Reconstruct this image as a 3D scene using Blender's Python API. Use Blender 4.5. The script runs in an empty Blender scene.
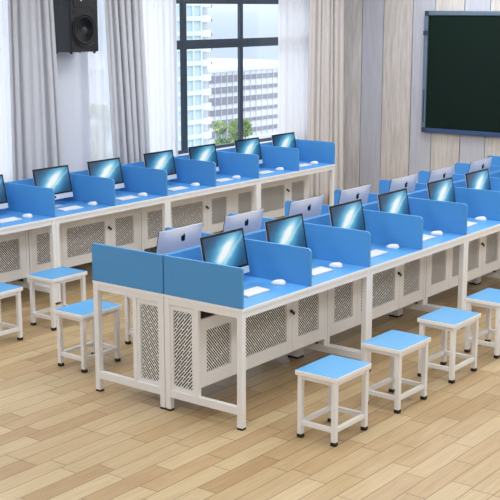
import bpy, bmesh, math, random
from mathutils import Vector, Matrix
random.seed(7)
C = bpy.context.scene.collection
PI = math.pi

# ------------------------------------------------------------------ sizes (metres)
H = 0.75          # table height
D = 0.6132        # desk depth
W = 0.7114        # width of one seat
U = 2 * W         # one desk unit = two seats
P = 0.2433        # height of the privacy panels above the top
LX, LY = 0.0170, 3.0971     # near left corner of the row by the windows
WALL_Y = 4.10     # window wall
WALL_X = 7.40     # board wall
CEIL = 3.30

# ------------------------------------------------------------------ materials
def srgb(r, g, b):
    f = lambda c: (c / 255) / 12.92 if c / 255 <= 0.04045 else ((c / 255 + 0.055) / 1.055) ** 2.4
    return (f(r), f(g), f(b), 1)

def nodes(name):
    m = bpy.data.materials.new(name); m.use_nodes = True
    nt = m.node_tree
    return m, nt, nt.nodes['Principled BSDF'], nt.nodes['Material Output']

def plain(name, col, rough=0.5, metal=0.0, noise=0.04, scale=20, coat=0.0, spec=0.5):
    m, nt, b, out = nodes(name)
    tc = nt.nodes.new('ShaderNodeTexCoord'); n = nt.nodes.new('ShaderNodeTexNoise')
    n.inputs['Scale'].default_value = scale; n.inputs['Detail'].default_value = 3
    nt.links.new(tc.outputs['Object'], n.inputs['Vector'])
    mix = nt.nodes.new('ShaderNodeMixRGB'); mix.blend_type = 'MIX'
    mix.inputs[1].default_value = tuple(c * (1 - noise) for c in col[:3]) + (1,)
    mix.inputs[2].default_value = tuple(min(1, c * (1 + noise)) for c in col[:3]) + (1,)
    nt.links.new(n.outputs['Fac'], mix.inputs[0])
    nt.links.new(mix.outputs[0], b.inputs['Base Color'])
    b.inputs['Roughness'].default_value = rough; b.inputs['Metallic'].default_value = metal
    b.inputs['Coat Weight'].default_value = coat
    b.inputs['Specular IOR Level'].default_value = spec
    return m

def mth(nt, op, a, b=None, c=None):
    n = nt.nodes.new('ShaderNodeMath'); n.operation = op
    for i, v in enumerate((a, b, c)):
        if v is None: continue
        if isinstance(v, (int, float)): n.inputs[i].default_value = v
        else: nt.links.new(v, n.inputs[i])
    return n.outputs[0]

M = {}
M['white'] = plain('white_powder_coat', srgb(239, 240, 242), 0.38, noise=0.015)
M['shade_sheet'] = plain('dark_grey_shade_sheet', srgb(58, 57, 62), 0.6)  # dark colour stands in for the shade inside the cabinets
M['edge'] = plain('white_edge_band', srgb(243, 244, 245), 0.4, noise=0.01)
M['blue'] = plain('blue_laminate', srgb(90, 164, 228), 0.42, noise=0.02, scale=60)
M['stoolblue'] = plain('sky_blue_seat', srgb(86, 161, 216), 0.42, noise=0.02, scale=60)
M['panel'] = plain('blue_panel', srgb(78, 152, 214), 0.5, noise=0.02, scale=60)
M['rubber'] = plain('black_rubber', srgb(30, 27, 26), 0.6)
M['black'] = plain('black_plastic', srgb(10, 11, 15), 0.3)
M['silver'] = plain('silver_shell', srgb(206, 210, 222), 0.34, metal=0.25, noise=0.01)
M['chin'] = plain('pale_metal_chin', srgb(214, 218, 224), 0.35, metal=0.2, noise=0.01)
M['keys'] = plain('white_keys', srgb(240, 241, 243), 0.5, noise=0.01)
M['mouse'] = plain('white_mouse', srgb(242, 244, 247), 0.2, noise=0.01)
M['logo'] = plain('black_mark', srgb(12, 12, 16), 0.25)
M['spk'] = plain('speaker_black', srgb(25, 28, 33), 0.6, noise=0.08, scale=80)
M['spkf'] = plain('speaker_front', srgb(17, 18, 20), 0.5, noise=0.06)
M['cone'] = plain('speaker_cone', srgb(46, 46, 50), 0.6)
M['frame_dark'] = plain('dark_window_frame', srgb(58, 70, 84), 0.4)
M['curtain'] = None
M['pier'] = plain('lilac_plaster', srgb(220, 224, 234), 0.8, noise=0.02)
M['ceiling'] = plain('white_ceiling', srgb(238, 238, 238), 0.9)
M['board'] = plain('dark_green_board', srgb(17, 34, 29), 0.6, noise=0.08, scale=3, spec=0.12)
M['boardframe'] = plain('steel_blue_frame', srgb(108, 126, 144), 0.35, metal=0.3)
M['boardrail'] = plain('navy_rail', srgb(52, 78, 122), 0.4)
M['boardcap'] = plain('dark_cap', srgb(48, 60, 80), 0.4)
M['lilac'] = None
M['stem'] = plain('plant_stem', srgb(96, 84, 58), 0.8)
M['pot'] = plain('clay_pot', srgb(190, 190, 186), 0.8)
M['concrete'] = plain('balcony_concrete', srgb(205, 205, 203), 0.9)
M['far_ground'] = plain('far_ground', srgb(196, 200, 202), 0.9, scale=0.02)
M['tower'] = plain('tower_facade', srgb(204, 212, 216), 0.8, scale=0.5)
M['towerglass'] = plain('tower_glass', srgb(176, 198, 205), 0.5, scale=0.3)
M['office'] = plain('office_facade', srgb(212, 214, 220), 0.8, scale=0.5)
M['officeglass'] = plain('office_glass', srgb(128, 130, 142), 0.5, scale=0.3)

def leaf_mat():
    m, nt, b, out = nodes('green_leaves')
    tc = nt.nodes.new('ShaderNodeTexCoord'); n = nt.nodes.new('ShaderNodeTexNoise')
    n.inputs['Scale'].default_value = 14
    nt.links.new(tc.outputs['Object'], n.inputs['Vector'])
    r = nt.nodes.new('ShaderNodeValToRGB')
    r.color_ramp.elements[0].color = srgb(104, 150, 84); r.color_ramp.elements[0].position = 0.35
    r.color_ramp.elements[1].color = srgb(214, 226, 172); r.color_ramp.elements[1].position = 0.65
    nt.links.new(n.outputs['Fac'], r.inputs['Fac']); nt.links.new(r.outputs[0], b.inputs['Base Color'])
    b.inputs['Roughness'].default_value = 0.6
    tr = nt.nodes.new('ShaderNodeBsdfTranslucent'); nt.links.new(r.outputs[0], tr.inputs['Color'])
    mx = nt.nodes.new('ShaderNodeMixShader'); mx.inputs[0].default_value = 0.35
    nt.links.new(b.outputs[0], mx.inputs[1]); nt.links.new(tr.outputs[0], mx.inputs[2])
    nt.links.new(mx.outputs[0], out.inputs['Surface'])
    return m
M['leaf'] = leaf_mat()

def perforated(axis):
    """white sheet metal with rows of slanting slots punched right through it"""
    m, nt, b, out = nodes('perforated_sheet_' + axis)
    b.inputs['Base Color'].default_value = srgb(238, 239, 241); b.inputs['Roughness'].default_value = 0.45
    tc = nt.nodes.new('ShaderNodeTexCoord'); s = nt.nodes.new('ShaderNodeSeparateXYZ')
    nt.links.new(tc.outputs['Object'], s.inputs[0])
    x = s.outputs['X'] if axis == 'x' else s.outputs['Y']; z = s.outputs['Z']
    sgn = 1 if axis == 'x' else -1
    u = mth(nt, 'ADD', mth(nt, 'MULTIPLY', x, 1.0 if sgn > 0 else 1.0), mth(nt, 'MULTIPLY', z, 0.9))
    v = mth(nt, 'SUBTRACT', x, mth(nt, 'MULTIPLY', z, 0.9))
    uu = mth(nt, 'MULTIPLY', mth(nt, 'ADD', u, 10), 1 / (0.0205 if axis == 'x' else 0.0215)); fu = mth(nt, 'FRACT', uu)
    fv = mth(nt, 'FRACT', mth(nt, 'ADD', mth(nt, 'MULTIPLY', mth(nt, 'ADD', v, 10), 1 / (0.35 if axis == 'x' else 0.13)), mth(nt, 'MULTIPLY', mth(nt, 'FLOOR', uu), 0.31)))
    hole = mth(nt, 'MULTIPLY', mth(nt, 'LESS_THAN', fu, 0.54), mth(nt, 'LESS_THAN', fv, (0.975 if axis == 'x' else 0.93)))
    t = nt.nodes.new('ShaderNodeBsdfTransparent'); mx = nt.nodes.new('ShaderNodeMixShader')
    nt.links.new(hole, mx.inputs[0]); nt.links.new(b.outputs[0], mx.inputs[1]); nt.links.new(t.outputs[0], mx.inputs[2])
    nt.links.new(mx.outputs[0], out.inputs['Surface'])
    return m
M['perf_x'] = perforated('x'); M['perf_y'] = perforated('y')

def floor_mat():
    m, nt, b, out = nodes('oak_floor_planks')
    tc = nt.nodes.new('ShaderNodeTexCoord'); s = nt.nodes.new('ShaderNodeSeparateXYZ')
    nt.links.new(tc.outputs['Object'], s.inputs[0])
    X, Y = s.outputs['X'], s.outputs['Y']
    pw, pl = 0.128, 0.56
    yy = mth(nt, 'DIVIDE', mth(nt, 'ADD', Y, 20.03), pw); row = mth(nt, 'FLOOR', yy); fy = mth(nt, 'FRACT', yy)
    wn = nt.nodes.new('ShaderNodeTexWhiteNoise'); wn.noise_dimensions = '1D'; nt.links.new(row, wn.inputs['W'])
    xx = mth(nt, 'ADD', mth(nt, 'DIVIDE', mth(nt, 'ADD', X, 20), pl), wn.outputs['Value'])
    col = mth(nt, 'FLOOR', xx); fx = mth(nt, 'FRACT', xx)
    cb = nt.nodes.new('ShaderNodeCombineXYZ'); nt.links.new(row, cb.inputs[0]); nt.links.new(col, cb.inputs[1])
    wc = nt.nodes.new('ShaderNodeTexWhiteNoise'); wc.noise_dimensions = '2D'; nt.links.new(cb.outputs[0], wc.inputs['Vector'])
    r = nt.nodes.new('ShaderNodeValToRGB'); cr = r.color_ramp
    cr.elements[0].color = srgb(172, 144, 106); cr.elements[0].position = 0
    cr.elements[1].color = srgb(197, 177, 140); cr.elements[1].position = 1
    for p_, c_ in ((0.15, (179, 152, 114)), (0.45, (185, 160, 122)), (0.75, (190, 168, 131))):
        e = cr.elements.new(p_); e.color = srgb(*c_)
    nt.links.new(wc.outputs['Value'], r.inputs['Fac'])
    # grain: stretched along the plank, shifted per plank
    mp = nt.nodes.new('ShaderNodeCombineXYZ')
    nt.links.new(mth(nt, 'ADD', mth(nt, 'MULTIPLY', X, 3.0), mth(nt, 'MULTIPLY', wc.outputs['Value'], 37)), mp.inputs[0])
    nt.links.new(mth(nt, 'MULTIPLY', Y, 55.0), mp.inputs[1])
    g = nt.nodes.new('ShaderNodeTexNoise'); g.inputs['Scale'].default_value = 1.0; g.inputs['Detail'].default_value = 5
    g.inputs['Distortion'].default_value = 0.8
    nt.links.new(mp.outputs[0], g.inputs['Vector'])
    gr = nt.nodes.new('ShaderNodeValToRGB')
    gr.color_ramp.elements[0].position = 0.3; gr.color_ramp.elements[0].color = (0.86, 0.83, 0.78, 1)
    gr.color_ramp.elements[1].position = 0.62; gr.color_ramp.elements[1].color = (1.03, 1.03, 1.02, 1)
    nt.links.new(g.outputs['Fac'], gr.inputs['Fac'])
    mul = nt.nodes.new('ShaderNodeMixRGB'); mul.blend_type = 'MULTIPLY'; mul.inputs[0].default_value = 1
    nt.links.new(r.outputs[0], mul.inputs[1]); nt.links.new(gr.outputs[0], mul.inputs[2])
    sy = mth(nt, 'LESS_THAN', fy, 0.042); sx = mth(nt, 'LESS_THAN', fx, 0.010)
    seam = mth(nt, 'MAXIMUM', sy, sx)
    mix = nt.nodes.new('ShaderNodeMixRGB'); nt.links.new(mth(nt, 'MULTIPLY', seam, 0.8), mix.inputs[0])
    nt.links.new(mul.outputs[0], mix.inputs[1]); mix.inputs[2].default_value = srgb(108, 82, 56)
    nt.links.new(mix.outputs[0], b.inputs['Base Color'])
    b.inputs['Roughness'].default_value = 0.42
    bp = nt.nodes.new('ShaderNodeBump'); bp.inputs['Strength'].default_value = 0.25; bp.inputs['Distance'].default_value = 0.002
    nt.links.new(mth(nt, 'SUBTRACT', 1, seam), bp.inputs['Height']); nt.links.new(bp.outputs[0], b.inputs['Normal'])
    return m
M['floor'] = floor_mat()

def wood_panel_mat(name, c0, c1):
    m, nt, b, out = nodes(name)
    tc = nt.nodes.new('ShaderNodeTexCoord'); mp = nt.nodes.new('ShaderNodeMapping')
    mp.inputs['Scale'].default_value = (30, 30, 2.0)
    nt.links.new(tc.outputs['Object'], mp.inputs[0])
    n = nt.nodes.new('ShaderNodeTexNoise'); n.inputs['Scale'].default_value = 1.3; n.inputs['Detail'].default_value = 6
    n.inputs['Roughness'].default_value = 0.65
    nt.links.new(mp.outputs[0], n.inputs['Vector'])
    r = nt.nodes.new('ShaderNodeValToRGB')
    r.color_ramp.elements[0].position = 0.3; r.color_ramp.elements[0].color = srgb(*c0)
    r.color_ramp.elements[1].position = 0.7; r.color_ramp.elements[1].color = srgb(*c1)
    nt.links.new(n.outputs['Fac'], r.inputs['Fac']); nt.links.new(r.outputs[0], b.inputs['Base Color'])
    b.inputs['Roughness'].default_value = 0.7
    return m
M['wood'] = wood_panel_mat('pale_greige_wood', (186, 180, 176), (224, 218, 215))
M['lilac'] = wood_panel_mat('lilac_grey_board', (184, 186, 198), (200, 202, 213))

def cloth(name, col, transp, transl):
    m, nt, b, out = nodes(name)
    tc = nt.nodes.new('ShaderNodeTexCoord'); mp = nt.nodes.new('ShaderNodeMapping')
    mp.inputs['Scale'].default_value = (220, 220, 6); nt.links.new(tc.outputs['Object'], mp.inputs[0])
    n = nt.nodes.new('ShaderNodeTexNoise'); nt.links.new(mp.outputs[0], n.inputs['Vector']); n.inputs['Scale'].default_value = 1
    mix = nt.nodes.new('ShaderNodeMixRGB'); mix.inputs[1].default_value = tuple(c * .95 for c in col[:3]) + (1,)
    mix.inputs[2].default_value = col; nt.links.new(n.outputs['Fac'], mix.inputs[0])
    nt.links.new(mix.outputs[0], b.inputs['Base Color']); b.inputs['Roughness'].default_value = 0.9
    tl = nt.nodes.new('ShaderNodeBsdfTranslucent'); nt.links.new(mix.outputs[0], tl.inputs['Color'])
    mx = nt.nodes.new('ShaderNodeMixShader'); mx.inputs[0].default_value = transl
    nt.links.new(b.outputs[0], mx.inputs[1]); nt.links.new(tl.outputs[0], mx.inputs[2])
    last = mx
    if transp:
        t = nt.nodes.new('ShaderNodeBsdfTransparent'); m2 = nt.nodes.new('ShaderNodeMixShader'); m2.inputs[0].default_value = transp
        nt.links.new(mx.outputs[0], m2.inputs[1]); nt.links.new(t.outputs[0], m2.inputs[2]); last = m2
    nt.links.new(last.outputs[0], out.inputs['Surface'])
    return m
M['curtain'] = cloth('grey_curtain_cloth', srgb(222, 223, 228), 0, 0.2)
M['curtain_warm'] = cloth('cream_curtain_cloth', srgb(238, 233, 231), 0, 0.2)
M['sheer'] = cloth('white_sheer_cloth', srgb(252, 252, 255), 0.22, 0.6)
M['sheer_thin'] = cloth('thin_sheer_cloth', srgb(252, 252, 255), 0.5, 0.6)

def glass_mat():
    m, nt, b, out = nodes('window_glass')
    nt.nodes.remove(b)
    t = nt.nodes.new('ShaderNodeBsdfTransparent'); t.inputs[0].default_value = (0.96, 0.98, 1, 1)
    g = nt.nodes.new('ShaderNodeBsdfGlossy'); g.inputs['Roughness'].default_value = 0.03
    mx = nt.nodes.new('ShaderNodeMixShader'); mx.inputs[0].default_value = 0.05
    nt.links.new(t.outputs[0], mx.inputs[1]); nt.links.new(g.outputs[0], mx.inputs[2])
    nt.links.new(mx.outputs[0], out.inputs['Surface'])
    return m
M['glass'] = glass_mat()

def screen_mat():
    """lit display: cyan-blue picture with a bright slanting streak"""
    m, nt, b, out = nodes('lit_display')
    tc = nt.nodes.new('ShaderNodeTexCoord'); s = nt.nodes.new('ShaderNodeSeparateXYZ')
    nt.links.new(tc.outputs['Generated'], s.inputs[0])
    x = mth(nt, 'SUBTRACT', s.outputs['X'], 0.5); z = mth(nt, 'SUBTRACT', s.outputs['Z'], 0.5)
    ca, sa = math.cos(math.radians(38)), math.sin(math.radians(38))
    z2 = mth(nt, 'MULTIPLY', z, 0.62)
    a = mth(nt, 'ADD', mth(nt, 'MULTIPLY', x, ca), mth(nt, 'MULTIPLY', z2, sa))       # along
    c = mth(nt, 'SUBTRACT', mth(nt, 'MULTIPLY', z2, ca), mth(nt, 'MULTIPLY', x, sa))  # across
    nz = nt.nodes.new('ShaderNodeTexNoise'); nz.inputs['Scale'].default_value = 2.5
    nt.links.new(tc.outputs['Generated'], nz.inputs['Vector'])
    c = mth(nt, 'ADD', c, mth(nt, 'MULTIPLY', mth(nt, 'SUBTRACT', nz.outputs['Fac'], 0.5), 0.10))
    g1 = mth(nt, 'POWER', 2.718, mth(nt, 'MULTIPLY', mth(nt, 'ADD', mth(nt, 'MULTIPLY', mth(nt, 'MULTIPLY', c, c), 150), mth(nt, 'MULTIPLY', mth(nt, 'MULTIPLY', a, a), 9)), -1))
    g2 = mth(nt, 'POWER', 2.718, mth(nt, 'MULTIPLY', mth(nt, 'ADD', mth(nt, 'MULTIPLY', mth(nt, 'MULTIPLY', c, c), 11), mth(nt, 'MULTIPLY', mth(nt, 'MULTIPLY', a, a), 2.6)), -1))
    c3 = mth(nt, 'ADD', c, 0.13)
    g3 = mth(nt, 'POWER', 2.718, mth(nt, 'MULTIPLY', mth(nt, 'MULTIPLY', c3, c3), -900))
    val = mth(nt, 'ADD', mth(nt, 'ADD', mth(nt, 'MULTIPLY', g1, 0.62), mth(nt, 'MULTIPLY', g2, 0.64)), mth(nt, 'MULTIPLY', g3, 0.18))
    r = nt.nodes.new('ShaderNodeValToRGB'); cr = r.color_ramp
    cr.elements[0].color = srgb(40, 74, 104); cr.elements[0].position = 0.08
    cr.elements[1].color = srgb(244, 252, 255); cr.elements[1].position = 0.98
    for p_, cc in ((0.26, (44, 112, 158)), (0.5, (96, 176, 214)), (0.74, (172, 222, 240))):
        e = cr.elements.new(p_); e.color = srgb(*cc)
    nt.links.new(val, r.inputs['Fac'])
    b.inputs['Base Color'].default_value = (0.01, 0.01, 0.012, 1); b.inputs['Roughness'].default_value = 0.15
    nt.links.new(r.outputs[0], b.inputs['Emission Color']); b.inputs['Emission Strength'].default_value = 0.9
    return m
M['screen'] = screen_mat()

# ------------------------------------------------------------------ mesh helpers
class MB:
    def __init__(s): s.v = []; s.f = []; s.mi = []
    def box(s, x0, x1, y0, y1, z0, z1, mi=0):
        n = len(s.v)
        s.v += [(x0, y0, z0), (x1, y0, z0), (x1, y1, z0), (x0, y1, z0), (x0, y0, z1), (x1, y0, z1), (x1, y1, z1), (x0, y1, z1)]
        for f in ((3, 2, 1, 0), (4, 5, 6, 7), (0, 1, 5, 4), (1, 2, 6, 5), (2, 3, 7, 6), (3, 0, 4, 7)):
            s.f.append(tuple(n + i for i in f)); s.mi.append(mi)
        return s
    def prism(s, outline, axis, a0, a1, mi=0):
        """outline: list of 2D points; axis 'x' -> (y,z), 'y' -> (x,z), 'z' -> (x,y)"""
        n = len(s.v); k = len(outline)
        put = {'x': lambda p, a: (a, p[0], p[1]), 'y': lambda p, a: (p[0], a, p[1]), 'z': lambda p, a: (p[0], p[1], a)}[axis]
        s.v += [put(p, a0) for p in outline] + [put(p, a1) for p in outline]
        s.f.append(tuple(n + i for i in range(k))[::-1]); s.f.append(tuple(n + k + i for i in range(k))); s.mi += [mi, mi]
        for i in range(k):
            j = (i + 1) % k; s.f.append((n + i, n + j, n + k + j, n + k + i)); s.mi.append(mi)
        return s
    def lathe(s, prof, cx, cy, cz, axis='z', seg=32, mi=0):
        """prof: list of (radius, height along axis)"""
        n = len(s.v)
        for r, h in prof:
            for k in range(seg):
                a = 2 * PI * k / seg; c_, s_ = r * math.cos(a), r * math.sin(a)
                s.v.append({'z': (cx + c_, cy + s_, cz + h), 'y': (cx + c_, cy + h, cz + s_), 'x': (cx + h, cy + c_, cz + s_)}[axis])
        for i in range(len(prof) - 1):
            for k in range(seg):
                j = (k + 1) % seg
                s.f.append((n + i * seg + k, n + i * seg + j, n + (i + 1) * seg + j, n + (i + 1) * seg + k)); s.mi.append(mi)
        s.f.append(tuple(n + k for k in range(seg))[::-1]); s.mi.append(mi)
        s.f.append(tuple(n + (len(prof) - 1) * seg + k for k in range(seg))); s.mi.append(mi)
        return s
    def map(s, fn): s.v = [tuple(fn(Vector(p))) for p in s.v]; return s
    def build(s, name, mats, parent=None, bevel=0.0, smooth=False):
        me = bpy.data.meshes.new(name); me.from_pydata(s.v, [], s.f)
        for m in (mats if isinstance(mats, (list, tuple)) else [mats]): me.materials.append(m)
        for p, i in zip(me.polygons, s.mi): p.material_index = i; p.use_smooth = smooth
        bm = bmesh.new(); bm.from_mesh(me); bmesh.ops.recalc_face_normals(bm, faces=bm.faces); bm.to_mesh(me); bm.free()
        o = bpy.data.objects.new(name, me); C.objects.link(o)
        if parent: o.parent = parent
        if bevel:
            b = o.modifiers.new('bevel', 'BEVEL'); b.width = bevel; b.segments = 2; b.limit_method = 'ANGLE'; b.angle_limit = 0.6
        return o

def tag(o, label=None, cat=None, group=None, kind=None):
    if label: o['label'] = label
    if cat: o['category'] = cat
    if group: o['group'] = group
    if kind: o['kind'] = kind
    return o

def empty(name, loc, rz=0.0):
    o = bpy.data.objects.new(name, None); C.objects.link(o)
    o.location = loc; o.rotation_euler = (0, 0, rz); o.empty_display_size = 0.1
    return o

def kids(o): return [c for c in CH.get(o.name, [])]
CH = {}
def index_children():
    CH.clear()
    for o in C.objects:
        if o.parent: CH.setdefault(o.parent.name, []).append(o)
def copy_tree(o, parent=None):
    c = o.copy(); C.objects.link(c); c.parent = parent
    for ch in kids(o): copy_tree(ch, c)
    return c

# ------------------------------------------------------------------ desk unit
T = 0.018
def panel_outline(y0, y1, z0, z1, r=0.03):
    """side view of a divider: rounded top corner at the user's edge (y0)"""
    pts = [(y1, z0), (y1, z1)]
    for k in range(7):
        a = PI / 2 + k * PI / 12
        pts.append((y0 + r + r * math.cos(a), z1 - r + r * math.sin(a)))
    pts.append((y0, z0))
    return pts

def make_desk(flip, end):
    """local: user's edge at y=0, x 0..U. flip = unit turned by 180 degrees (row direction runs to -x)."""
    X = (lambda a: U - a) if flip else (lambda a: a)
    def bx(mb, x0, x1, *r, **k): a, b = sorted((X(x0), X(x1))); mb.box(a, b, *r, **k)
    t = empty('computer_desk', (0, 0, 0))
    # four legs with rubber pads
    for x0 in (0.0, U - 0.04):
        for y0 in (0.003, D - 0.043):
            m = MB(); bx(m, x0 + .0008, x0 + .0392, y0, y0 + .04, 0.012, 0.727)
            l = m.build('leg', M['white'], t, bevel=0.003)
            f = MB(); bx(f, x0 - .001 if x0 else .001, x0 + .039, y0 + .0005, y0 + .0395, 0, 0.013)
            f.build('foot_pad', M['rubber'], l)
    # top frame and tabletop
    m = MB()
    bx(m, .04, U - .04, .005, .035, .688, .727); bx(m, .04, U - .04, D - .035, D - .005, .688, .727)
    for x0 in (0.004, U - .034): bx(m, x0, x0 + .03, .043, D - .043, .688, .727)
    m.build('top_frame', M['white'], t, bevel=0.002)
    m = MB(); bx(m, 0.0005, U - .0005, 0, D - .0005, .727, .7485)
    top = m.build('tabletop', M['edge'], t, bevel=0.002)
    m = MB(); bx(m, 0.002, U - .002, 0.004, D - .002, .7475, .75)
    m.build('laminate_surface', M['blue'], top)
    # side frames: low rail, post, perforated side panel
    for x0 in (0.004, U - .034):
        m = MB(); bx(m, x0, x0 + .03, .043, D - .043, .09, .14)
        m.build('side_rail', M['white'], t, bevel=0.002)
        m = MB(); bx(m, x0, x0 + .03, .345, .375, .14, .688)
        m.build('post', M['white'], t, bevel=0.002)
        xa = x0 + .010
        m = MB()
        for (a, b, c, d) in ((.375, .400, .14, .688), (.552, D - .043, .14, .688), (.400, .552, .14, .165), (.400, .552, .655, .688)):
            bx(m, xa, xa + .012, a, b, c, d)
        sp = m.build('side_panel', M['white'], t)
        m = MB(); bx(m, xa + .005, xa + .0054, .398, .554, .163, .657)
        m.build('perforated_sheet', M['perf_y'], sp)
    # cabinet: floor sheet, two doors and one wide fixed front, all with punched sheets
    m = MB(); bx(m, .043, U - .043, .372, D - .045, .192, .200)
    m.build('cabinet_floor', M['white'], t)
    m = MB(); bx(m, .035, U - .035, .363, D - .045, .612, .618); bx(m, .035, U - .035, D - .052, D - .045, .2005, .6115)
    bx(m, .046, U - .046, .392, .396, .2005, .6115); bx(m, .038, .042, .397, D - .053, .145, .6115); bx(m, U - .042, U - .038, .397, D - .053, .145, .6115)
    m.build('cabinet_shade_sheets', M['shade_sheet'], t)  # dark sheets added behind the slots to imitate the shaded interior
    def front(name, x0, x1, mx0, mx1):
        m = MB(); y0, y1 = .346, .362; z0, z1, a, b = .19, .622, .275, .545
        bx(m, x0, mx0, y0, y1, z0, z1); bx(m, mx1, x1, y0, y1, z0, z1)
        bx(m, mx0, mx1, y0, y1, z0, a); bx(m, mx0, mx1, y0, y1, b, z1)
        d = m.build(name, M['white'], t)
        m = MB(); bx(m, mx0 - .002, mx1 + .002, y0 + .006, y0 + .0064, a - .002, b + .002)
        m.build('perforated_sheet', M['perf_x'], d)
        return d
    front('cabinet_door', .036, .388, .09, .333)
    front('cabinet_front', .391, 1.000, .447, .932)
    d = front('cabinet_door', 1.003, U - .036, 1.068, 1.315)
    m = MB()
    lx = X(.978)
    m.lathe([(.011, 0), (.011, -.012), (.008, -.014)], lx, .346, .478, 'y', 14)
    m.box(lx + .006, lx + .026, .330, .334, .452, .472); m.box(lx - .002, lx + .010, .331, .334, .462, .480)
    m.build('lock', M['black'], d)
    # blue privacy panels
    m = MB(); bx(m, (T if end else .001), U - T, D - T, D - .005, H, H + P)
    m.build('back_panel', M['panel'], t, bevel=0.002)
    for c in ([W - T / 2, U - T] + ([0.0005] if end else [])):
        m = MB(); a, b = sorted((X(c), X(c + T - .0005)))
        yb = D - T if .1 < c < U - .1 else D - .005
        m.prism(panel_outline(.002, yb, H + .0002 if c > .1 else H - .002, H + P, .03 if c > .1 else .012), 'x', a, b)
        m.build('end_panel' if c < .1 else 'divider', M['panel'], t, bevel=0.0015)
    return t

ORD = ['first', 'second', 'third', 'fourth', 'fifth', 'sixth', 'seventh', 'eighth']
protos = {}
for key in ((False, True), (False, False), (True, True), (True, False)):
    protos[key] = make_desk(*key)
index_children()
used = set()
def place_desk(key, loc, rz, label, group):
    if key in used: o = copy_tree(protos[key])
    else: o = protos[key]; used.add(key)
    o.location = loc; o.rotation_euler = (0, 0, rz)
    return tag(o, label, 'desk', group)
where = ['with blue end panel and open near corner', 'second unit from the near end', 'third unit from the near end', 'last unit before the right photo edge']
for i in range(4):
    place_desk((False, i == 0), (i * U, 0, 0), 0,
               'desk on the front side of the island, ' + where[i], 'two-seat desks on the front side of the island')
wb = ['with the left blue end panel', 'second unit from the near end', 'third unit from the near end', 'unit nearest the dark board']
for i in range(4):
    place_desk((True, i == 0), ((i + 1) * U, 2 * D, 0), PI,
               'desk on the far side of the island, ' + wb[i], 'two-seat desks on the far side of the island')
wl = ['leftmost unit cut off by the photo edge', 'second unit from the left edge', 'third unit, below the window view', 'last unit, before the cream curtain']
for i in range(4):
    place_desk((False, i == 0) if i == 0 else (False, False), (LX + i * U, LY, 0), 0,
               'desk in the row along the windows, ' + wl[i], 'two-seat desks along the windows')

# ------------------------------------------------------------------ computers
def apple(s):
    """outline of a bitten apple and its leaf, centred, height about 1.0 * s"""
    pts = []
    prof = [(0, .30), (.10, .345), (.22, .36), (.33, .31), (.40, .235)]
    bite = [(.335, .17), (.30, .08), (.30, -.02), (.345, -.11), (.43, -.175)]
    low = [(.38, -.30), (.29, -.43), (.18, -.50), (.09, -.475), (0, -.455), (-.09, -.475), (-.18, -.50), (-.29, -.43),
           (-.38, -.30), (-.43, -.14), (-.44, .02), (-.42, .17), (-.34, .30), (-.22, .36), (-.10, .345)]
    body = [(x * s, z * s) for x, z in prof + bite + low]
    leaf = [(x * s, z * s) for x, z in ((0.0, .38), (.02, .47), (.09, .56), (.18, .60), (.185, .52), (.13, .43), (.06, .385))]
    return body, leaf

def make_computer():
    t = empty('desktop_computer', (0, 0, 0))
    w, h, dep = .423, .288, .012
    a = math.radians(11)
    oy, oz = -.045, .062
    def tilt(p): return (p.x, oy + p.y * math.cos(a) + p.z * math.sin(a), oz + p.z * math.cos(a) - p.y * math.sin(a))
    # rounded slab whose back bulges
    m = MB(); nx, nz = 16, 12
    def corner(u, v):
        return (u - .5) * w, v * h
    idx = {}
    for side in (0, 1):
        for i in range(nx + 1):
            for j in range(nz + 1):
                x, z = corner(i / nx, j / nz)
                bul = (1 - (2 * i / nx - 1) ** 4) * (1 - (2 * j / nz - 1) ** 4)
                y = 0.0012 if side == 0 else dep * .55 + .026 * bul
                idx[side, i, j] = len(m.v); m.v.append((x, y, z))
    for i in range(nx):
        for j in range(nz):
            for side in (0, 1):
                m.f.append(tuple(idx[side, *q] for q in ((i, j), (i + 1, j), (i + 1, j + 1), (i, j + 1)))); m.mi.append(0)
    for i in range(nx):
        for j in (0, nz): m.f.append((idx[0, i, j], idx[0, i + 1, j], idx[1, i + 1, j], idx[1, i, j])); m.mi.append(0)
    for j in range(nz):
        for i in (0, nx): m.f.append((idx[0, i, j], idx[0, i, j + 1], idx[1, i, j + 1], idx[1, i, j])); m.mi.append(0)
    shell = m.map(tilt).build('rear_shell', M['silver'], t, smooth=True)
    e = shell.modifiers.new('edge', 'EDGE_SPLIT'); e.split_angle = 0.7
    ch = .043
    m = MB().box(-w / 2, w / 2, -.004, .0012, 0, ch).map(tilt)
    chin = m.build('chin', M['chin'], t)
    m = MB().box(-w / 2, w / 2, -.004, .0012, ch, h).map(tilt); bz = m.build('bezel', M['black'], t)
    # the lit picture: modelled flat in x/z, then tilted as an object so that its texture space is straight
    m = MB().box(-w / 2 + .015, w / 2 - .015, -.0050, -.0040, ch + .014, h - .015)
    sc = m.build('screen', M['screen'], bz)
    sc.rotation_euler = (-a, 0, 0); sc.location = (0, oy, oz)
    body, leaf = apple(.046)
    yb = dep * .55 + .0245
    m = MB(); m.prism([(-x, z + h * .79) for x, z in body], 'y', yb - .004, yb + .0008)
    m.prism([(-x, z + h * .79) for x, z in leaf], 'y', yb - .004, yb + .0008)
    m.map(tilt).build('emblem', M['logo'], shell)
    body, leaf = apple(.022)
    m = MB(); m.prism([(x, z + ch / 2) for x, z in body], 'y', -.0048, -.004); m.prism([(x, z + ch / 2) for x, z in leaf], 'y', -.0048, -.004)
    m.map(tilt).build('emblem', M['logo'], chin)
    # foot: bent sheet
    m = MB().prism([(.075, .135), (.079, .135), (.100, .012), (.096, .004), (-.062, .0), (-.062, .005), (.088, .009), (.091, .014)][::-1], 'x', -.07, .07)
    m.build('stand', M['chin'], t, bevel=0.001)
    return t

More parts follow.
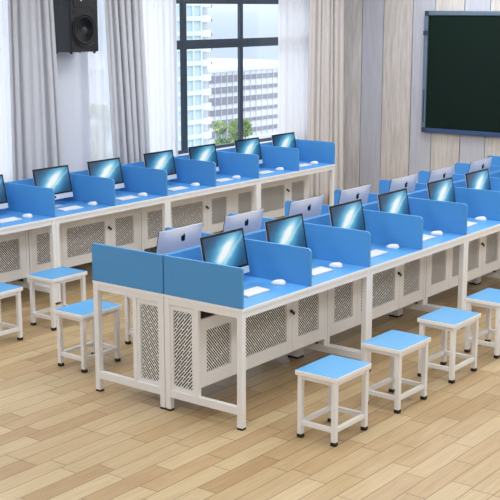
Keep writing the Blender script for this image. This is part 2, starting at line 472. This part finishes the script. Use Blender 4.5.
def make_keyboard():
    t = empty('keyboard', (0, 0, 0))
    m = MB().prism([(-.053, 0), (.053, 0), (.053, .011), (-.053, .005)], 'x', -.113, .113)
    m.build('base', M['chin'], t, bevel=0.0015)
    m = MB()
    for r in range(5):
        y0 = -.049 + r * .0198; z = .0053 + (y0 + .053) * .0566
        n = 14
        for k in range(n):
            x0 = -.1085 + k * .0156
            if r == 0 and 4 <= k <= 8:
                if k == 4: m.box(x0, x0 + .0156 * 5 - .002, y0, y0 + .0168, z, z + .0032)
                continue
            m.box(x0, x0 + .0136, y0, y0 + .0168, z, z + .0032)
    m.build('keycaps', M['keys'], t)
    return t

def make_mouse():
    m = MB(); ns, nr = 20, 7
    for j in range(nr + 1):
        ph = j / nr * PI / 2
        for k in range(ns):
            a = 2 * PI * k / ns
            rx, ry = .0275, .050
            x = rx * math.copysign(abs(math.cos(a)) ** .8, math.cos(a)) * math.cos(ph) ** .6 if j < nr else 0
            y = ry * math.copysign(abs(math.sin(a)) ** .8, math.sin(a)) * math.cos(ph) ** .6 if j < nr else 0
            m.v.append((x, y, .003 + .028 * math.sin(ph) * (1 - .25 * (y / ry if j < nr else 0))))
    base = len(m.v)
    for k in range(ns): m.v.append((m.v[k][0] * .94, m.v[k][1] * .94, 0))
    for j in range(nr):
        for k in range(ns):
            l = (k + 1) % ns; m.f.append((j * ns + k, j * ns + l, (j + 1) * ns + l, (j + 1) * ns + k)); m.mi.append(0)
    for k in range(ns):
        l = (k + 1) % ns; m.f.append((base + k, base + l, l, k)); m.mi.append(0)
    m.f.append(tuple(base + k for k in range(ns))); m.mi.append(0)
    o = m.build('computer_mouse', M['mouse'], None, smooth=True)
    bm = bmesh.new(); bm.from_mesh(o.data); bmesh.ops.remove_doubles(bm, verts=bm.verts, dist=1e-5); bm.to_mesh(o.data); bm.free()
    for p in o.data.polygons: p.use_smooth = True
    return o

pc, kb, ms = make_computer(), make_keyboard(), make_mouse()
index_children()
first = {'pc': True, 'kb': True, 'ms': True}
def put(kind, proto, loc, rz, label, cat, group):
    if first[kind]: o = proto; first[kind] = False
    else: o = copy_tree(proto)
    o.location = loc; o.rotation_euler = (0, 0, rz); return tag(o, label, cat, group)

for k in range(7):      # front side of the island
    x = (k + .5) * W; s = ORD[k]
    tail = s + ' seat from near end, front side of island'
    j = random.uniform(-.004, .004)
    put('pc', pc, (x + .022 + j - .045 * (k % 2), .445, H), 0, 'computer with lit screen, ' + tail, 'computer', 'computers on the front side of the island')
    put('kb', kb, (x, .195, H + .0006), 0, 'slim white keyboard, ' + tail, 'keyboard', 'keyboards on the front side of the island')
    put('ms', ms, (x + .276 - .066 * (k % 2), .199 - .011 * (k % 2), H + .0006), math.radians(12), 'white mouse, ' + tail, 'mouse', 'mice on the front side of the island')
for k in range(8):      # far side of the island
    x = (k + .5) * W
    put('pc', pc, (x - .045 * (k % 2), 2 * D - .445, H), PI, 'silver back of a computer with dark emblem, %s from the near end of the island' % ORD[k], 'computer', 'computers on the far side of the island')
for k in range(1, 8):     # row by the windows; k counts from the near left end
    x = LX + (k + .5) * W
    tail = '%s seat from right end of window row' % ORD[7 - k]
    if k == 1:
        tail = 'seat cut by the left photo edge, row by the windows'
    put('pc', pc, (x + .022 - .045 * (k % 2), LY + .445, H), 0, 'computer with lit screen, ' + tail, 'computer', 'computers in the row by the windows')
    put('kb', kb, (x, LY + .195, H + .0006), 0, 'slim white keyboard, ' + tail, 'keyboard', 'keyboards in the row by the windows')
    put('ms', ms, (x + .276 - .066 * (k % 2), LY + .199 - .011 * (k % 2), H + .0006), math.radians(12), 'white mouse, ' + tail, 'mouse', 'mice in the row by the windows')

# ------------------------------------------------------------------ stools
def make_stool():
    t = empty('stool', (0, 0, 0))
    a, b, s, z1 = .163, .118, .0155, .386
    for sx in (-1, 1):
        for sy in (-1, 1):
            cx, cy = sx * a, sy * b
            l = MB().box(cx - s, cx + s, cy - s, cy + s, .02, z1).build('leg', M['white'], t, bevel=0.003)
            MB().box(cx - s - .0015, cx + s + .0015, cy - s - .0015, cy + s + .0015, 0, .024).build('foot_cap', M['rubber'], l, bevel=0.003)
    m = MB()
    for sy in (-1, 1): m.box(-a + s, a - s, sy * b - .010, sy * b + .010, .360, z1)
    for sx in (-1, 1): m.box(sx * a - .010, sx * a + .010, -b + s, b - s, .360, z1)
    m.build('seat_frame', M['white'], t, bevel=0.002)
    for sy in (-1, 1): MB().box(-a + s, a - s, sy * b - .011, sy * b + .011, .078, .106).build('stretcher', M['white'], t, bevel=0.002)
    for sx in (-1, 1): MB().box(sx * a - .011, sx * a + .011, -b + s, b - s, .078, .106).build('stretcher', M['white'], t, bevel=0.002)
    se = MB().box(-.190, .190, -.144, .144, z1, .4135).build('seat', M['edge'], t, bevel=0.002)
    MB().box(-.1865, .1865, -.1405, .1405, .4125, .4150).build('seat_surface', M['stoolblue'], se)
    return t
st = make_stool(); index_children()
spots = [(.298, -.445, 'blue-topped white stool in the foreground, nearest to the camera in front of the island', 'front'),
         (1.003, -.455, 'blue-topped white stool in front of the island, second from the nearest', 'front'),
         (1.735, -.445, 'blue-topped white stool in front of the island, third from the nearest', 'front'),
         (2.440, -.440, 'blue-topped white stool cut off by the right photo edge', 'front'),
         (.400, 1.683, 'blue-topped white stool left of the island, partly behind its corner leg', 'far side'),
         (1.085, 1.683, 'white stool glimpsed through the open end frame of the island', 'far side'),
         (.335, 2.640, 'blue-topped white stool cut off by the left photo edge', 'window row'),
         (1.010, 2.640, 'blue-topped white stool before the window row, behind the stool at the island corner', 'window row')]
for i, (x, y, lab, g) in enumerate(spots):
    o = st if i == 0 else copy_tree(st)
    o.location = (x, y, 0); o.rotation_euler = (0, 0, random.uniform(-.015, .015))
    tag(o, lab, 'stool', 'stools, ' + g)

# ------------------------------------------------------------------ room shell
X0, Y0 = -6.6, -5.6
tag(MB().box(X0, WALL_X + .2, Y0, WALL_Y + .25, -.12, 0).build('floor', M['floor']), kind='structure')
tag(MB().box(X0, WALL_X + .2, Y0, WALL_Y + .25, CEIL, CEIL + .1).build('ceiling', M['ceiling']), kind='structure')
SILL, HEAD = .90, 2.95
openings = [(-2.6, 2.30), (2.862, 4.13), (4.17, 6.90)]
m = MB(); yb = WALL_Y + .25
xs = [X0] + [v for o_ in openings for v in o_] + [WALL_X + .2]
for a, b in zip(xs[0::2], xs[1::2]): m.box(a, b, WALL_Y, yb, 0, CEIL)
for a, b in openings: m.box(a, b, WALL_Y, yb, 0, SILL); m.box(a, b, WALL_Y, yb, HEAD, CEIL)
tag(m.build('wall_back', M['pier']), kind='structure')

# board wall: upright boards, pale wood and lilac grey in turn, with narrow grooves
edges = [WALL_Y, 3.83, 3.52, 3.11, 2.81, 2.42, 2.09, 1.70, 1.38, 1.00, .68, .30, -.02, -.4, -.72, -1.1, -1.42, -1.8, -2.12, -2.5, -2.82, -3.2, -3.5, -3.9, -4.2, -4.6, -4.9, -5.3, Y0]
m = MB(); m.box(WALL_X + .012, WALL_X + .2, Y0, WALL_Y, 0, CEIL, mi=2)
for i in range(len(edges) - 1):
    hi, lo = edges[i], edges[i + 1]
    off = 0.0 if i % 2 == 0 else .004
    m.box(WALL_X + off, WALL_X + .012, lo + .005, hi - .005, 0, CEIL, mi=i % 2)
tag(m.build('wall_right', [M['wood'], M['lilac'], M['frame_dark']]), kind='structure')
tag(MB().box(X0, WALL_X, WALL_Y - .015, WALL_Y, 0, .09).build('baseboard_back', M['edge'], bevel=.003), kind='structure')
tag(MB().box(WALL_X - .015, WALL_X, Y0, WALL_Y - .016, 0, .09).build('baseboard_right', M['edge'], bevel=.003), kind='structure')

tag(MB().box(X0 - .2, X0, Y0, WALL_Y + .25, -.12, CEIL + .1).build('wall_left', M['pier']), kind='structure')
tag(MB().box(X0 - .2, WALL_X + .2, Y0 - .2, Y0, -.12, CEIL + .1).build('wall_front', M['pier']), kind='structure')
# windows
def window(name, x0, x1, posts, rails, fw=.05, mat='frame_dark'):
    t = empty(name, ((x0 + x1) / 2, WALL_Y + .15, SILL)); t['kind'] = 'structure'
    cx = (x0 + x1) / 2
    m = MB()
    y0, y1 = -.10, -.06
    m.box(x0 - cx, x1 - cx, y0, y1, 0, fw); m.box(x0 - cx, x1 - cx, y0, y1, HEAD - SILL - fw, HEAD - SILL)
    for a, b in posts: m.box(a - cx, b - cx, y0, y1, fw, HEAD - SILL - fw)
    for a, b in rails: m.box(x0 - cx, x1 - cx, y0 + .004, y1 - .004, a - SILL, b - SILL)
    m.build('window_frame', M[mat], t, bevel=.003)
    MB().box(x0 - cx, x1 - cx, -.083, -.077, fw * .5, HEAD - SILL - fw * .5).build('window_pane', M['glass'], t)
    MB().box(x0 - cx + .001, x1 - cx - .001, -.17, -.10, -.0, .025).build('window_sill', M['edge'], t, bevel=.003)
    return t
window('window_1', -2.6, 2.30, [(-2.6, -2.55), (-.2, -.14), (2.25, 2.30)], [], mat='edge')
window('window_2', 2.862, 4.13, [(2.862, 2.88), (4.08, 4.13)], [], fw=.03, mat='edge')
window('window_3', 4.17, 6.90, [(4.17, 4.215), (4.322, 4.392), (5.322, 5.377), (6.22, 6.28), (6.84, 6.90)], [(2.037, 2.135), (2.515, 2.585)], fw=.06)

# ------------------------------------------------------------------ curtains
def curtain(name, x0t, x1t, x0b, x1b, y, folds, amp, mat, label, cat, group, seed, thick=.004, zb=.03, zt=3.02):
    rnd = random.Random(seed); n = folds * 14; nz = 14
    ph = [rnd.uniform(.5, 1.7) for _ in range(folds)]; tot = sum(ph); am = [rnd.uniform(.35, 1.25) for _ in range(folds)]
    m = MB()
    cum = [0]
    for p_ in ph: cum.append(cum[-1] + p_ / tot)
    for j in range(nz + 1):
        v = j / nz; z = zb + (zt - zb) * v
        xa = x0b + (x0t - x0b) * v; xb = x1b + (x1t - x1b) * v
        for i in range(n + 1):
            u = i / n
            k = max(q for q in range(folds) if cum[q] <= u + 1e-9); f = min(1, (u - cum[k]) / (cum[k + 1] - cum[k]))
            s = math.sin(2 * PI * f); s = math.copysign(abs(s) ** .8, s)
            dy = amp * am[k] * s * (1 - .25 * v)
            wob = .008 * math.sin(3 * v + 7 * u + seed)
            m.v.append((xa + (xb - xa) * u + wob - .35 * amp * am[k] * math.sin(4 * PI * f), y + dy, z))
    for j in range(nz):
        for i in range(n):
            q = j * (n + 1) + i; m.f.append((q, q + 1, q + n + 2, q + n + 1)); m.mi.append(0)
    o = m.build(name, M[mat], smooth=True)
    s = o.modifiers.new('thickness', 'SOLIDIFY'); s.thickness = thick; s.offset = 0
    return tag(o, label, cat, group)
curtain('curtain', 1.755, 2.215, 1.690, 2.320, 3.90, 6, .040, 'curtain', 'grey folded curtain at the far left, left of the black wall speaker', 'curtain', None, 1)
curtain('curtain', 2.880, 3.39, 3.030, 3.545, 3.90, 6, .040, 'curtain', 'grey folded curtain right of the black wall speaker, left of the dark-framed window', 'curtain', None, 5)
curtain('curtain', 6.38, 7.09, 6.36, 7.14, 3.92, 7, .042, 'curtain_warm', 'cream folded curtain in the corner between window and wood-panelled wall', 'curtain', None, 9)
curtain('sheer_curtain', -2.4, 1.90, -2.4, 1.88, 4.02, 34, .018, 'sheer', 'white sheer curtain at the left photo edge', 'curtain', None, 12, thick=.0015)
curtain('sheer_curtain', 3.30, 4.03, 3.34, 4.03, 4.02, 8, .016, 'sheer', 'white sheer curtain left of the dark-framed window', 'curtain', None, 14, thick=.0015)
curtain('sheer_curtain', 5.875, 6.80, 5.875, 6.80, 4.02, 9, .016, 'sheer', 'white sheer curtain right of the window view, beside the cream curtain', 'curtain', None, 17, thick=.0015)
curtain('sheer_curtain', 2.772, 3.20, 2.772, 3.26, 4.02, 5, .012, 'sheer_thin', 'narrow strip of white sheer curtain between wall pier and grey curtain', 'curtain', None, 19, thick=.0015)
m = MB(); m.lathe([(.014, 0), (.014, 9.7)], -2.5, 3.93, 3.06, 'x', 16); m.lathe([(.010, 0), (.010, 9.7)], -2.5, 4.02, 3.05, 'x', 16)
for x in (-2.3, 2.6, 7.1): m.box(x - .02, x + .02, 3.91, 4.1, 3.045, 3.075)
tag(m.build('trim_1', M['edge']), kind='structure')

# ------------------------------------------------------------------ speaker
t = empty('wall_speaker', (2.527, 3.92, 2.072)); tag(t, 'black two-way loudspeaker mounted high on the wall between two grey curtains', 'speaker')
hw, hh = .178, .56
m = MB().prism([(-.12, 0), (.125, 0), (.125, hh), (-.12, hh)], 'x', -hw, hw); m.build('cabinet', M['spk'], t, bevel=.008)
m = MB().box(-hw + .004, hw - .004, -.127, -.119, .004, hh - .004); fr = m.build('front_baffle', M['spkf'], t, bevel=.004)
wx, wz = -.006, .198
m = MB().lathe([(.152, -.004), (.152, -.012), (.142, -.014), (.136, -.008), (.133, -.002)], wx, -.126, wz, 'y', 48); m.build('woofer_ring', M['spk'], t, smooth=True)
m = MB().lathe([(.132, -.0155), (.121, -.021), (.109, -.012), (.105, -.010)], wx, -.118, wz, 'y', 48); m.build('woofer_surround', M['spkf'], t, smooth=True)
m = MB(); n = 40
prof = [(.108, -.0125), (.080, -.010), (.045, -.0092), (.036, -.013), (.024, -.019), (.010, -.022)]
m.lathe(prof, wx, -.119, wz, 'y', n); m.build('woofer_cone', M['cone'], t, smooth=True)
m = MB()
m.prism([(-.125, .400), (.105, .400), (.135, .530), (-.155, .530)], 'y', -.134, -.126); m.build('horn', M['spk'], t, bevel=.004)
m = MB(); m.prism([(-.09, .425), (.07, .425), (.09, .510), (-.11, .510)], 'y', -.1355, -.132); m.build('horn_mouth', M['spkf'], t, bevel=.003)
m = MB().lathe([(.010, 0), (.010, -.006), (.006, -.009)], -.045, -.134, .470, 'y', 20); m.build('driver_dot', M['edge'], t)
m = MB()
m.prism([(-.160, .385), (-.100, .385), (-.130, .352)], 'y', -.131, -.126); m.prism([(.085, .385), (.150, .385), (.118, .352)], 'y', -.131, -.126)
m.build('bass_port', M['black'], t)
m = MB()
for z in (.36, .46): m.box(-hw - .0015, -hw + .004, -.045, -.005, z, z + .05)
m.build('side_recess', M['black'], t, bevel=.002)
for x, y in ((-.15, -.095), (.15, -.095), (-.15, .1), (.15, .1)):
    MB().lathe([(.014, 0), (.012, -.016)], x, y, 0, 'z', 14).build('foot', M['rubber'], t)
MB().box(-.06, .06, .124, .179, .2, .36).build('wall_bracket', M['black'], t)

# ------------------------------------------------------------------ board
by0, by1, bz0, bz1 = -.60, 2.920, .985, 2.440
t = empty('chalkboard', (WALL_X - .03, (by0 + by1) / 2, bz0)); tag(t, 'large dark green writing board in a steel-blue frame on the panelled wall', 'board')
cy = (by0 + by1) / 2; hy = (by1 - by0) / 2; bh = bz1 - bz0
MB().box(-.012, .028, -hy + .03, hy - .03, .04, bh - .03).build('board_surface', M['board'], t)
for nm, a, b, c, d, mt in (('top_rail', -hy + .05, hy - .06, bh - .055, bh, 'boardframe'), ('bottom_rail', -hy + .05, hy - .06, 0, .055, 'boardrail'),
                       ('side_rail', hy - .052, hy, .06, bh - .06, 'boardframe'), ('side_rail', -hy, -hy + .052, .06, bh - .06, 'boardframe')):
    MB().box(-.032, .028, a, b, c, d).build(nm, M[mt], t, bevel=.008)
for sy in (-1, 1):
    for z in (0, bh - .062):
        a, b = sorted((sy * hy, sy * (hy - .064))); MB().box(-.034, .028, a, b, z, z + .062).build('corner_cap', M['boardcap'], t, bevel=.014)
MB().box(-.040, -.030, hy - .056, hy + .003, bh - .29, bh - .235).build('clip', M['boardcap'], t, bevel=.002)
MB().box(-.036, -.030, hy - .036, hy - .020, .12, .52).build('grip', M['boardcap'], t, bevel=.002)

# ------------------------------------------------------------------ outside
tag(MB().box(-3, 9, WALL_Y + .25, 6.6, -.15, -.02).build('trim_2', M['concrete']), kind='structure')
def shrub(x, y, h, r, n, label, seed, tall=1.0):
    rnd = random.Random(seed)
    t = empty('potted_shrub', (x, y, -.02)); tag(t, label, 'plant')
    m = MB().lathe([(.14, 0), (.19, .30), (.205, .30), (.205, .34), (.17, .34), (.17, .30)], 0, 0, 0, 'z', 28); m.build('pot', M['pot'], t)
    m = MB()
    for k in range(7):
        a = rnd.uniform(0, 2 * PI); d = rnd.uniform(.05, .7) * r
        top = Vector((d * math.cos(a), d * math.sin(a), h * rnd.uniform(.65, .85)))
        b0 = Vector((.03 * math.cos(a), .03 * math.sin(a), .28))
        i0 = len(m.v)
        for q, rr in ((b0, .012), ((b0 + top) / 2 + Vector((.02, 0, 0)), .009), (top, .004)):
            for s in range(6): m.v.append((q.x + rr * math.cos(s * PI / 3), q.y + rr * math.sin(s * PI / 3), q.z))
        for j in (0, 1):
            for s in range(6): m.f.append((i0 + j * 6 + s, i0 + j * 6 + (s + 1) % 6, i0 + (j + 1) * 6 + (s + 1) % 6, i0 + (j + 1) * 6 + s)); m.mi.append(0)
    m.build('stem', M['stem'], t)
    m = MB(); cz = .34 + (h - .34) * .5; hz = (h - .34) * .5
    blobs = [(rnd.uniform(-.6, .6) * r, rnd.uniform(-.6, .6) * r, cz + rnd.uniform(-.7, .75) * hz, rnd.uniform(.3, .5) * r) for _ in range(16)]
    for k in range(n):
        bx_, by_, bz_, br = rnd.choice(blobs)
        d = Vector((rnd.gauss(0, 1), rnd.gauss(0, 1), rnd.gauss(0, 1))).normalized() * br * rnd.uniform(.6, 1)
        c = Vector((bx_, by_, bz_)) + d
        ax = (d.normalized() + Vector((rnd.uniform(-.6, .6), rnd.uniform(-.6, .6), rnd.uniform(-.4, .8)))).normalized()
        sd = ax.cross(Vector((rnd.uniform(-1, 1), rnd.uniform(-1, 1), rnd.uniform(-1, 1)))).normalized(); up = ax.cross(sd)
        L, wd = rnd.uniform(.028, .05), rnd.uniform(.011, .018)
        i0 = len(m.v)
        for p_ in (c - ax * L * .5, c + sd * wd + up * .004, c + ax * L * .5, c - sd * wd + up * .004): m.v.append(tuple(p_))
        m.f.append((i0, i0 + 1, i0 + 2, i0 + 3)); m.mi.append(0)
    m.build('foliage', M['leaf'], t)
shrub(6.31, 5.0, 1.12, .30, 3600, 'bushy light green shrub outside the dark-framed window', 3)
shrub(4.86, 6.0, 1.42, .26, 3000, 'pale green shrub glimpsed through the sheer between wall pier and grey curtain', 8)

GZ = -24
# tower: glazed shaft and a stack of white balconies, with small dark fins at its right corner
t = empty('tower_block', (180, 150, GZ - 6)); tag(t, 'tall pale high-rise tower at the left of the window view', 'building')
MB().box(-14, -.6, 0, 14, 0, 72).build('glass_shaft', M['towerglass'], t)
m = MB()
for k in range(24): m.box(-14.3, -.4, -.4, 0, k * 3, k * 3 + .9)
for k in range(6): m.box(-13.6 + k * 2.6, -13.2 + k * 2.6, -.35, 0, 0, 72)
m.build('facade_grid', M['tower'], t)
MB().box(-.6, 3.4, 1.2, 14, 0, 72).build('stair_core', M['tower'], t)
for k in range(1, 24):
    pts = [(-.6, 1.2)] + [(1.4 - 2.1 * math.cos(a * PI / 8), 1.2 - 1.9 * math.sin(a * PI / 8)) for a in range(9)] + [(3.4, 1.2)]
    b = MB(); b.prism(pts, 'z', k * 3 - .25, k * 3 + 1.1); b.build('balcony', M['office'], t)
for k in range(5, 12):
    MB().box(3.4, 5.9, 2, 3, k * 2.95 + .2, k * 2.95 + .8).build('fin', M['officeglass'], t)
# low office block with ribbon windows
t = empty('office_block', (222, 175, GZ - 6)); tag(t, 'wide white office block with grey window bands, beyond the dark-framed window', 'building')
MB().box(-22, 40, 0, 30, 0, 17.2).build('facade', M['office'], t)
for z0, z1 in ((14.6, 16.3), (12.0, 13.5), (9.2, 11.0), (6.6, 8.0), (4.0, 5.4), (1.2, 2.8)):
    MB().box(-21.5, 1.5, -.3, .05, z0, z1).box(3.0, 24, -.3, .05, z0 + .4, z1 - .2).build('ribbon_window', M['officeglass'], t)
m = MB()
for k in range(24): m.box(-21.8 + k * 2.4, -21.7 + k * 2.4, -.36, -.1, .5, 17.0)
m.build('mullions', M['office'], t)
MB().box(-22.3, 40.3, -.5, 30.3, 17.2, 18.0).build('parapet', M['tower'], t)
tag(MB().box(-100, 600, 20, 620, GZ - 8, GZ - 6).build('ground', M['far_ground']), kind='structure')

# ------------------------------------------------------------------ camera
cam = bpy.data.cameras.new('camera'); co = bpy.data.objects.new('camera', cam); C.objects.link(co)
yaw, pitch = 0.652475, 0.206833
fw = Vector((math.cos(pitch) * math.cos(yaw), math.cos(pitch) * math.sin(yaw), -math.sin(pitch)))
rt = Vector((math.sin(yaw), -math.cos(yaw), 0)); up = rt.cross(fw)
mat = Matrix((rt, up, -fw)).transposed().to_4x4(); mat.translation = (-5.13468, -3.97954, 2.46713)
co.matrix_world = mat
cam.sensor_width = 36; cam.lens = 1151.5 / 500 * 36; cam.clip_start = .1; cam.clip_end = 1500
bpy.context.scene.camera = co

# ------------------------------------------------------------------ light
def area(x, y, z, sx, sy, power, col, rot=(0, 0, 0)):
    l = bpy.data.lights.new('ceiling_fill_light', 'AREA'); l.shape = 'RECTANGLE'; l.size = sx; l.size_y = sy; l.energy = power; l.color = col  # unseen area lights without fixtures, added for broad soft room light
    o = bpy.data.objects.new('ceiling_fill_light', l); C.objects.link(o); o.location = (x, y, z); o.rotation_euler = rot
    return o
for x in (-3.2, 0.2, 3.4, 6.2):
    for y in (-3.4, -.6, 2.2):
        area(x, y, CEIL - .03, 1.6, 1.2, 39, (.965, .985, 1))
sl = bpy.data.lights.new('sun', 'SUN'); sl.energy = 0.9; sl.angle = .02; sl.color = (1, .98, .95)
so = bpy.data.objects.new('sun', sl); C.objects.link(so); so.rotation_euler = (math.radians(40), 0, math.radians(-18)); so.location = (0, -10, 20)
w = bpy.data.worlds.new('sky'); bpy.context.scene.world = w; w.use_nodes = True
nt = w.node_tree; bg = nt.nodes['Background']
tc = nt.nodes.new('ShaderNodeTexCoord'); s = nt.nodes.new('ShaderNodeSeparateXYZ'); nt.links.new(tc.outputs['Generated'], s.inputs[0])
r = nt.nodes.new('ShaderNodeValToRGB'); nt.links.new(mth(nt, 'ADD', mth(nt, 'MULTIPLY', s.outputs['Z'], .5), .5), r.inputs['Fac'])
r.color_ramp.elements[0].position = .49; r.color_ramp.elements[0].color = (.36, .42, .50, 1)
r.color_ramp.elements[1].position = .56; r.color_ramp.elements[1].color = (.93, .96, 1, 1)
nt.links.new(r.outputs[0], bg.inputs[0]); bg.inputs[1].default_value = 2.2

sc = bpy.context.scene
sc.view_settings.view_transform = 'Standard'; sc.view_settings.look = 'None'
sc.view_settings.gamma = 1; sc.view_settings.use_curve_mapping = False; sc.view_settings.exposure = 0.04
